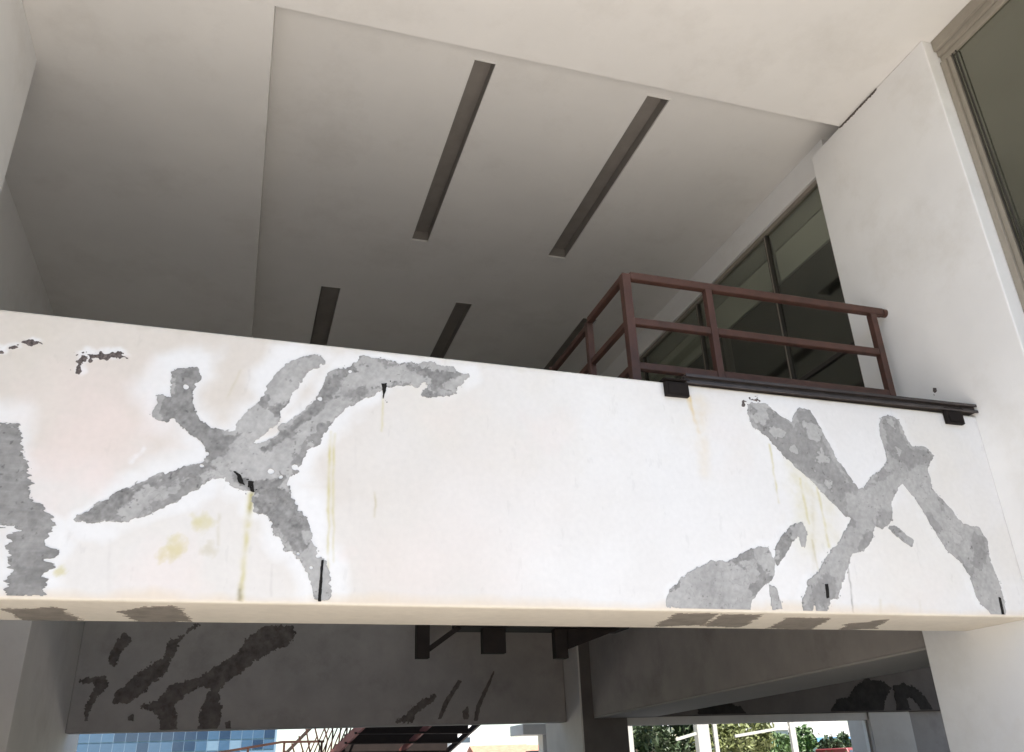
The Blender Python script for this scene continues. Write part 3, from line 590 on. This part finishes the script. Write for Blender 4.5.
# white framed opening in the rear wall
wf = tag(empty('window_frame', (9, 14.4, 0)), 'white framed glazed opening looking out on the greenery', 'window')
kid(box('header', M['pillar'], wf, 6.525, 11.495, 14.28, 14.5, 2.205, 2.334), wf)
for x0, x1 in ((6.525, 6.56), (11.46, 11.495)):
    kid(MB().box(x0, x1, 14.33, 14.42, .9, 2.203, .005).build('mullion', M['frame_white'], wf), wf)
kid(MB().box(6.525, 11.495, 14.31, 14.46, .84, .898, .005).build('sill', M['frame_white'], wf), wf)
kid(MB().box(6.525, 11.495, 14.27, 14.5, 0, .838, .005).build('panel', M['pillar'], wf), wf)

# ------------------------------------------------------------------ upper glass wall and the window at the right
gw = tag(empty('glass_wall', (XG, 9, 4.12)), 'dark glazed wall behind the maroon railing', 'window')
kid(box('wall_strip', M['wall'], gw, XG, XG+.3, 6.151, 15.2, 7.69, ZC-.002), gw)
kid(MB().box(XG+.03, XG+.10, 6.151, 15.2, 7.63, 7.688, .006).build('head_frame', M['frame_taupe'], gw), gw)
ym = [6.151, 7.52, 9.3, 11.1, 13.1, 15.2]
for a, b in zip(ym, ym[1:]):
    kid(box('glass_pane', M['glass'], gw, XG+.06, XG+.068, a+.02, b-.02, 4.2, 7.628), gw)
    kid(MB().box(XG+.035, XG+.095, b-.03, b+.03, 4.2, 7.628, .004).build('mullion', M['frame_dark'], gw), gw)
    kid(box('seal', M['frame_taupe'], gw, XG+.030, XG+.034, b-.008, b+.008, 4.21, 7.62), gw)
kid(MB().box(XG+.025, XG+.105, 6.152, 15.2, 4.125, 4.198, .006).build('sill', M['frame_dark'], gw), gw)
kid(MB().box(XG+.04, XG+.09, 6.17, 7.50, 5.52, 5.575, .006).build('transom', M['frame_dark'], gw), gw)

XW = 5.79
rw = tag(empty('tall_window', (XW, 3, 4)), 'tall olive glass window with taupe frame at the upper right corner', 'window')
head = MB()
for k, (a, z0, z1) in enumerate(((0, 7.62, 7.747), (.03, 7.56, 7.618), (.055, 7.49, 7.558))): head.box(XW-.0+a, XW+.2, 1.6, 4.398, z0, z1, .006)
kid(head.build('head_frame', M['frame_taupe'], rw), rw)
jm = MB(); jm.box(XW+.03, XW+.15, 4.335, 4.397, 4.3, 7.488, .006); jm.box(XW+.055, XW+.14, 4.285, 4.333, 4.3, 7.488, .004)
kid(jm.build('jamb', M['frame_taupe'], rw), rw)
for k in range(2): kid(box('seal', M['frame_dark'], rw, XW+.05, XW+.062, 4.262-k*.04, 4.270-k*.04, 4.3, 7.487), rw)
kid(box('glass_pane', M['glass_olive'], rw, XW+.08, XW+.088, 1.65, 4.30, 4.3, 7.487), rw)
kid(MB().box(XW, XW+.2, 1.6, 4.398, 4.2, 4.298, .006).build('sill', M['frame_taupe'], rw), rw)
kid(box('added_back_panel', M['added_grey_panel'], rw, XW+.35, XW+.37, 1.65, 4.39, 4.3, 7.7), rw)  # panel added so that no sky shows through the pane
tag(box('front_wall', M['wall'], None, XW-.0, XW+.3, 1.6, 4.397, 0, 4.198), 'white wall below the tall olive window', 'wall')
rm = tag(empty('room', (7, 9, 4.13)), 'dim room seen through the dark glass behind the railing', 'room')
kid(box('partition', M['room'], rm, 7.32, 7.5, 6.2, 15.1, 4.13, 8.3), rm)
kid(box('room_ceiling', M['wall'], rm, 6.0, 7.6, 6.2, 15.1, 8.301, 8.4), rm)
for a, b in zip(ym, ym[1:]):                      # added grey and pale strips behind the panes, making the bands in the glass
    kid(MB().box(6.02, 6.04, a+.025, b-.025, 7.385, 7.685, .003).build('added_grey_panel', M['added_grey_panel'], rm), rm)
    kid(MB().box(6.035, 6.055, a+.025, b-.025, 6.96, 7.38, .003).build('added_pale_strip', M['added_pale_strip'], rm), rm)
for y in (10.6,): kid(MB().box(7.24, 7.318, y, y+.12, 4.13, 8.29).build('pilaster', M['dim_wall'], rm), rm)
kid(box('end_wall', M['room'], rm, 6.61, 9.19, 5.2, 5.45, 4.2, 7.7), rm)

# ------------------------------------------------------------------ railing, channel, brackets
YR = 5.661
rail = tag(empty('railing', (2.93, YR, 4.12)), 'maroon painted steel railing on top of the beam beside the right pier', 'railing')
def rk(m, name='rail'): return kid(m.build(name, M['steel_red'], rail), rail)
for x, y, zt in ((2.937, YR, 5.475), (3.742, YR, 5.437), (5.515, YR, 5.42), (2.937, 6.50, 5.44)):
    rk(MB().bar((x, y, 4.13), (x, y, zt), .078 if x < 3 and y < 6 else .066, .078 if x < 3 and y < 6 else .066, .006), 'post')
rk(MB().bar((2.977, YR, 5.463), (5.645, YR, 5.455), .07, .074, .012)); 
rk(MB().tube((5.646, YR, 5.455), (5.686, YR, 5.455), .042), 'end_cap')
for a, b in ((2.977, 3.708), (3.776, 5.481)):
    rk(MB().bar((a, YR, 5.012), (b, YR, 5.010), .06, .068, .01)); rk(MB().bar((a, YR, 4.590), (b, YR, 4.585), .06, .068, .01))
rk(MB().bar((2.937, YR+.04, 5.455), (2.937, 6.466, 5.455), .06, .064, .012))
for z in (5.012, 4.59): rk(MB().bar((2.937, YR+.04, z), (2.937, 6.466, z), .05, .06, .01))
rk(MB().bar((2.937, 6.534, 5.012), (2.937, 7.5, 5.012), .05, .06, .01)); rk(MB().bar((2.937, 6.534, 5.405), (2.937, 7.5, 5.405), .05, .06, .01))
rk(MB().bar((2.937, 7.53, 4.13), (2.937, 7.53, 5.45), .066, .066, .006), 'post')

ch = tag(empty('steel_channel', (4.2, 4.97, ZT)), 'dark steel channel along the top edge of the beam with two hanging stubs', 'channel')
cx0, cx1 = 2.99, 5.684
cm = MB(); cm.box(cx0, cx1, 4.955, 5.06, 4.128+.016, 4.152); cm.box(cx0, cx1, 4.955, 5.06, 4.198, 4.206); cm.box(cx0, cx1, 4.985, 4.993, 4.152, 4.198)
cm.box(cx0, cx1, 4.955, 4.961, 4.130, 4.1435); cm.box(cx0, cx1, 4.955, 4.961, 4.184, 4.1975)
kid(cm.build('channel_body', M['channel'], ch), ch)
for i in range(6):
    x = 3.25+i*.46
    kid(MB().tube((x, 4.986, 4.168), (x, 4.975, 4.168), .012, 6).build('bolt', M['channel'], ch), ch)
for x0, x1 in ((2.812, 3.000), (5.345, 5.515)):
    b = MB(); b.box(x0, x1, 4.958, 4.997, 4.018, 4.128, .004); b.box(x0-.012, x1+.012, 4.952, 5.05, 4.1445, 4.151)
    b.box(x0+.02, x1-.02, 4.951, 4.957, 4.034, 4.11)
    kid(b.build('bracket', M['steel_dark'], ch), ch)

# ------------------------------------------------------------------ steel landing hanging behind the beam
ld = tag(empty('steel_landing', (2.6, 8.6, 2.9)), 'black steel landing frame hanging in the shade behind the beam', 'landing')
def lk(m, name): return kid(m.build(name, M['steel_dark'], ld), ld)
lk(MB().box(2.12, 3.95, 8.35, 8.72, 2.90, 3.0), 'deck_plate')
lk(MB().box(1.70, 1.83, 8.45, 8.55, 2.612, 3.4, .004), 'hanger'); lk(MB().box(2.375, 2.615, 8.45, 8.55, 2.66, 3.2, .004), 'hanger'); lk(MB().box(3.145, 3.285, 8.45, 8.55, 2.612, 3.2, .004), 'hanger')
lk(MB().bar((1.83, 8.5, 2.70), (2.16, 8.5, 2.93), .05, .05), 'brace')
g = MB(); g.hexa([(3.287, 8.44, 2.70), (3.287, 8.50, 2.70), (3.95, 8.50, 2.925), (3.95, 8.44, 2.925), (3.287, 8.44, 3.1), (3.287, 8.50, 3.1), (3.95, 8.50, 3.1), (3.95, 8.44, 3.1)])
lk(g, 'gusset_plate')
lk(MB().box(1.60, 4.05, 8.35, 8.75, 3.40, 3.46), 'roof_plate')

# ------------------------------------------------------------------ beyond the building
st = tag(empty('steel_staircase', (2.5, 18, 0)), 'dark steel staircase with red stringers seen below the inner beam', 'staircase')
def sk(m, name, mm): return kid(m.build(name, M[mm], st), st)
P0 = [Vector((2.47, 18, 2.42)), Vector((3.81, 18, 2.40)), Vector((4.80, 18, 2.38))]
dz = Vector((-.92, 1.75, -1.0))
for p, mm, w in zip(P0, ('stair_red', 'stair_red', 'stair_dark'), (.16, .10, .10)):
    sk(MB().bar(p-dz*1.3, p+dz*2.36, .06, w), 'stringer', mm)
for i in range(22):
    k = -1.25+i*.165; a = P0[0]+dz*k; b = P0[2]+dz*k
    sk(MB().bar(a, b, .30, .035), 'tread', 'stair_dark'); 
    sk(MB().bar(a+Vector((0, 0, .09)), b+Vector((0, 0, .09)), .03, .15), 'riser', 'stair_dark')
for i in range(24):
    k = -1.1+i*.13; a = P0[0]+dz*k
    j = rnd.uniform(-.03, .03)
    sk(MB().bar(a, a+Vector((.05+j, 0, .45)), .03, .03), 'baluster', 'steel_red'); sk(MB().bar(a+Vector((.05+j, 0, .45)), a+Vector((-.10, 0, .95)), .03, .03), 'baluster', 'steel_red')
    sk(MB().bar(a+Vector((-.10, 0, 0)), a+Vector((.28, 0, .95)), .025, .025), 'baluster', 'steel_red')
sk(MB().bar(P0[0]+dz*-1.2+Vector((0, 0, .97)), P0[0]+dz*2+Vector((0, 0, .97)), .05, .05), 'handrail', 'steel_red')
hr = tag(empty('handrail', (1, 19, 0)), 'thin maroon handrail in front of the blue glass building', 'handrail')
def hk(a, b, nm, w=.045): kid(MB().bar(a, b, w, w).build(nm, M['steel_red'], hr), hr)
hk((0.1, 19.2, 2.13), (1.10, 19.2, 2.265), 'rail'); hk((1.1, 19.2, 2.265), (1.95, 19.2, 2.255), 'rail'); hk((-.5, 19.2, 2.05), (.1, 19.2, 2.13), 'rail')
for x, z in ((1.15, 2.25), (-.4, 2.05), (.45, 2.16), (1.9, 2.25)): hk((x, 19.2, 0), (x, 19.2, z), 'post')
hk((-.4, 19.2, 1.7), (1.9, 19.2, 1.9), 'rail', .03)

bl = tag(empty('glass_building', (-6, 60, 0)), 'blue glass office block seen under the beam at lower left', 'building')
kid(box('wall', M['mullion'], bl, -16, 3.1, 60.05, 72, 0, 6.6), bl)
pm = {}
for j in range(10):
    for i in range(28):
        x = -15.9+i*.675; z = .2+j*.62; q = rnd.random()
        key = ('pane_pale' if q < .75 else 'pane_blue') if j % 3 == 1 else ('pane_dark' if q < .35 else 'pane_blue' if q < .88 else 'pane_pale')
        if key not in pm:
            m_ = MB(); m_.box(0, .645, 0, .03, 0, .54); o = m_.build('pane', M[key], bl); pm[key] = o.data
        else:
            o = bpy.data.objects.new('pane', pm[key]); COL.objects.link(o); o.parent = bl
        o.location = Vector((x, 60.0+rnd.uniform(-.005, .005), z))-Vector(bl.location); o.rotation_euler = (rnd.uniform(-.01, .01), 0, rnd.uniform(-.014, .014))
kid(box('parapet', M['roof'], bl, -16.1, 3.2, 59.9, 72, 6.602, 7.4), bl)
tag(MB().box(-9.2, -9.05, 66-10, 56.15, 0, 9).build('lamp_pole', M['frame_white']), 'slim white pole in front of the blue glass building', 'pole')

def house(label, x, y, w, d, h, wallm, roof, wins, group='distant houses', z0=0):
    hx = tag(empty('house', (x, y, z0)), label, 'house', group)
    b = MB().box(-w/2, w/2, 0, d, 0, h).build('wall', M[wallm], hx)
    if roof:
        r = MB(); a = h+.002; e = .3; t = h+min(w, d)*.28
        V = [(-w/2-e, -e, a), (w/2+e, -e, a), (w/2+e, d+e, a), (-w/2-e, d+e, a), (-w/2-e, d/2, t), (w/2+e, d/2, t)]
        v = [r.bm.verts.new(p) for p in V]
        for q in ((0, 1, 5, 4), (2, 3, 4, 5), (0, 4, 3), (1, 2, 5), (3, 2, 1, 0)): r.bm.faces.new([v[i] for i in q])
        r.build('roof', M[roof], hx)
    else:
        MB().box(-w/2-.12, w/2+.12, -.12, d+.1, h+.002, h+.35).build('parapet', M['house_white'], hx)
    for (wx, wz, ww, wh) in wins:
        fr = MB().box(wx-ww/2-.08, wx+ww/2+.08, -.05, -.002, wz-.08, wz+wh+.08).build('window', M['frame_white'], hx)
        MB().box(wx-ww/2, wx+ww/2, -.075, -.052, wz, wz+wh).build('pane', M['house_glass'], fr)
    return hx
house('narrow white tower house right of the dark staircase', 23.0, 90, 2.6, 4, 8.2, 'house_white', None, [(0, 4.2, 1.4, .5), (.0, 2.0, 1.0, 1.0), (0, 6, 1.8, .3)])
house('low cream house with a flat top at the foot of the tower', 21.5, 84, 4.6, 5, 2.9, 'house_cream', None, [(-1, 1.4, .8, .9), (1, 1.4, .8, .9)])
house('white house with a red tiled roof in the gap', 24.6, 80, 5.0, 6, 2.3, 'house_white', 'tile_red', [(-1, .8, .9, 1), (1, .8, .9, 1)])
house('second white house under a red roof nearer the column', 29.6, 82, 4.2, 6, 2.5, 'house_white', 'tile_red', [(-1, .9, .8, 1), (1, .9, .8, 1)])
house('white gabled shed against the column in the gap', 28.6, 74, 3.0, 4, 2.7, 'house_white', 'roof', [(.6, 1.3, .6, .8)])
tk = tag(empty('water_tank', (26.2, 76, 0)), 'black square water tank on a stand in the gap', 'tank')
MB().box(-.75, .75, 0, 1.5, 1.55, 3.0, .05).build('tank_body', M['black_tank'], tk)
for sx in (-.6, .6): MB().box(sx-.06, sx+.06, .1, .22, 0, 1.548).build('leg', M['stair_dark'], tk)
cn = tag(empty('canopy', (6.0, 17.5, 0)), 'pale concrete canopy stub jutting left of the column', 'canopy')
kid(MB().box(5.72, 6.6, 17.5, 18.4, 2.22, 2.42, .01).build('slab', M['pillar'], cn), cn)
kid(MB().box(6.2, 6.5, 17.7, 18.0, 0, 2.218).build('post', M['pillar'], cn), cn)
pg = tag(empty('pergola', (13.5, 22, 0)), 'white post and rafter pergola outside the opening in front of the bushes', 'pergola')
for px0, px1 in ((10.10, 10.23), (12.14, 12.50), (12.63, 12.75), (15.05, 15.22), (17.08, 17.25)):
    kid(MB().box(px0, px1, 22, 22+(px1-px0)*.6, 0, 2.58, .006).build('post', M['post_paint'], pg), pg)
kid(MB().box(9.9, 17.5, 22.02, 22.14, 2.582, 2.72, .006).build('beam', M['post_paint'], pg), pg)
for xa, za, xb_, zb_ in ((11.5, 2.16, 12.13, 2.30), (13.3, 2.20, 15.04, 2.40), (16.0, 2.19, 17.07, 2.35)):
    kid(MB().bar((xa, 22.06, za), (xb_, 22.06, zb_), .05, .07).build('brace', M['post_paint'], pg), pg)

def leaves(name, m, parent, R, n, blobs, size):
    V, F = [], []
    for _ in range(n):
        bx, by, bz, br = R.choice(blobs)
        while True:
            p = Vector((R.uniform(-1, 1), R.uniform(-1, 1), R.uniform(-1, 1)))
            if .25 < p.length < 1: break
        p = Vector((bx, by, bz))+p*br
        a = Vector((R.gauss(0, 1), R.gauss(0, 1), R.gauss(0, 1)-.3)).normalized(); b = a.orthogonal().normalized(); b.rotate(Matrix.Rotation(R.random()*6.28, 3, a))
        c = a.cross(b); s = size*R.uniform(.6, 1.4); k = len(V)
        V += [p-b*s, p+c*s*.42+a*s*.15, p+b*s, p-c*s*.42+a*s*.15]; F.append((k, k+1, k+2, k+3))
    me = bpy.data.meshes.new(name); me.from_pydata([tuple(v) for v in V], [], F); me.update()
    return link(name, me, m, parent)
def tree(name, label, x, y, h, w, lm, n, seed, size=.13, low=.0, group='greenery behind the opening'):
    R = random.Random(seed); t = tag(empty(name, (x, y, 0)), label, 'shrub' if name == 'shrub' else 'tree', group)
    tm = MB(); tm.tube((0, 0, 0), (R.uniform(-.1, .1), 0, h*.55), .05*h/3, 9, .028*h/3)
    for k in range(5):
        a = R.random()*6.28; z = h*R.uniform(.2, .5); tm.tube((0, 0, z), (math.cos(a)*w*.7, math.sin(a)*w*.7, z+h*R.uniform(.15, .4)), .022*h/3, 6, .008)
    tm.build('trunk', M['bark'], t)
    bl_ = []
    for k in range(16):
        a = R.random()*6.28; rr = w*math.sqrt(R.random())*.85; z = R.uniform(low+.25, h-.35)
        bl_.append((math.cos(a)*rr, math.sin(a)*rr, z, R.uniform(.28, .55)*min(1, w)))
    leaves('crown', M[lm], t, R, n, bl_, size)
    return t
tree('shrub', 'dark leafy bush filling the left of the white framed opening', 11.1, 23.6, 3.6, 1.3, 'leaf_dark', 3600, 1, .11)
tree('shrub', 'dark bush just left of the thick white post', 12.9, 25.4, 3.8, 1.4, 'leaf_dark', 3600, 2, .12)
tree('shrub', 'pale yellow green bush right of the thick white post', 14.2, 24.0, 3.3, 1.25, 'leaf_pale', 3600, 3, .11)
tree('shrub', 'olive bush in front of the white house', 15.6, 24.6, 2.4, 1.0, 'leaf_mid', 2200, 4, .10)
tree('tree', 'light green young tree left of the slim white mullion', 17.6, 27.6, 3.4, .9, 'leaf_pale', 2000, 5, .13)
tree('tree', 'bright green round tree beside the white house', 30.0, 43.5, 3.1, 1.3, 'leaf_mid', 2600, 6, .17)
tree('tree', 'dark dense tree right of the bright round tree', 33.4, 44.5, 2.9, 1.6, 'leaf_dark', 2600, 7, .17)
tree('shrub', 'low clipped green hedge bush below the houses', 19.0, 30, 1.9, 1.7, 'leaf_mid', 3000, 8, .13)
tree('shrub', 'low green hedge bush before the red van', 24.0, 31.5, 1.75, 2.4, 'leaf_mid', 3400, 9, .13)
tree('shrub', 'low green hedge bush between the van and the dark tree', 21.6, 29.2, 1.8, 1.6, 'leaf_mid', 2600, 10, .13)
house('white house with grey windows behind the bushes', 29.5, 46, 3.6, 6, 3.1, 'house_white', None, [(.6, 1.9, 1.0, .8), (-1.0, 1.0, .7, .9)])
house('tall cream house behind the pale bushes', 27.6, 52, 5.0, 6, 3.6, 'house_cream', None, [(-1.2, 1.9, .9, .9), (1.2, 1.9, .9, .9)])
house('long white wall house far right behind the trees', 37.5, 52, 6, 6, 2.7, 'house_white', 'roof', [(-1.5, 1.2, 1.0, .8), (1.2, 1.2, 1.0, .8)])
aw = tag(empty('awning', (26.6, 42, 0)), 'aqua cloth awning on thin posts behind the bushes', 'awning')
a_ = MB(); a_.hexa([(-1.3, 0, 2.15), (1.3, 0, 2.15), (1.3, 1.5, 2.75), (-1.3, 1.5, 2.75), (-1.3, 0, 2.2), (1.3, 0, 2.2), (1.3, 1.5, 2.8), (-1.3, 1.5, 2.8)]); a_.build('cloth', M['awning'], aw)
for sx in (-1.2, 1.2): MB().tube((sx, .05, 0), (sx, .05, 2.15), .03, 8).build('post', M['frame_white'], aw)
# red van and blue roofed shed at the far right of the opening
vn_ = tag(empty('parked_van', (31.9, 40.2, 0)), 'red van parked far right beyond the opening', 'van')
b = MB(); b.box(-.85, .85, 0, 3.6, .35, 1.15, .08); b.hexa([(-.80, .25, 1.152), (.80, .25, 1.152), (.80, 3.5, 1.152), (-.80, 3.5, 1.152), (-.70, .7, 2.0), (.70, .7, 2.0), (.70, 3.4, 2.0), (-.70, 3.4, 2.0)], .05)
b.build('body', M['van_red'], vn_)
MB().hexa([(-.66, .30, 1.30), (.66, .30, 1.30), (.66, .33, 1.30), (-.66, .33, 1.30), (-.60, .60, 1.88), (.60, .60, 1.88), (.60, .63, 1.88), (-.60, .63, 1.88)]).build('windscreen', M['house_glass'], vn_)
for sx in (-.78, .78):
    for sy in (.75, 2.9): MB().tube((sx-.1, sy, .33), (sx+.1, sy, .33), .33, 18).build('wheel', M['tyre'], vn_)
    MB().box(sx*.8-.12, sx*.8+.12, -.03, .0, .75, .9).build('headlight', M['frame_white'], vn_)
sh = tag(empty('shed', (37.2, 47.2, 0)), 'shed with a blue sheet roof behind the red van', 'shed')
MB().box(-1.6, 1.6, 0, 3, 0, 2.1).build('wall', M['house_white'], sh)
r = MB(); r.hexa([(-1.8, -.3, 2.0), (1.8, -.3, 2.0), (1.8, 3.3, 2.7), (-1.8, 3.3, 2.7), (-1.8, -.3, 2.06), (1.8, -.3, 2.06), (1.8, 3.3, 2.76), (-1.8, 3.3, 2.76)]); r.build('roof', M['blue_sheet'], sh)
MB().box(-.4, .4, -.04, -.001, .05, 1.9).build('door', M['blue_sheet'], sh)
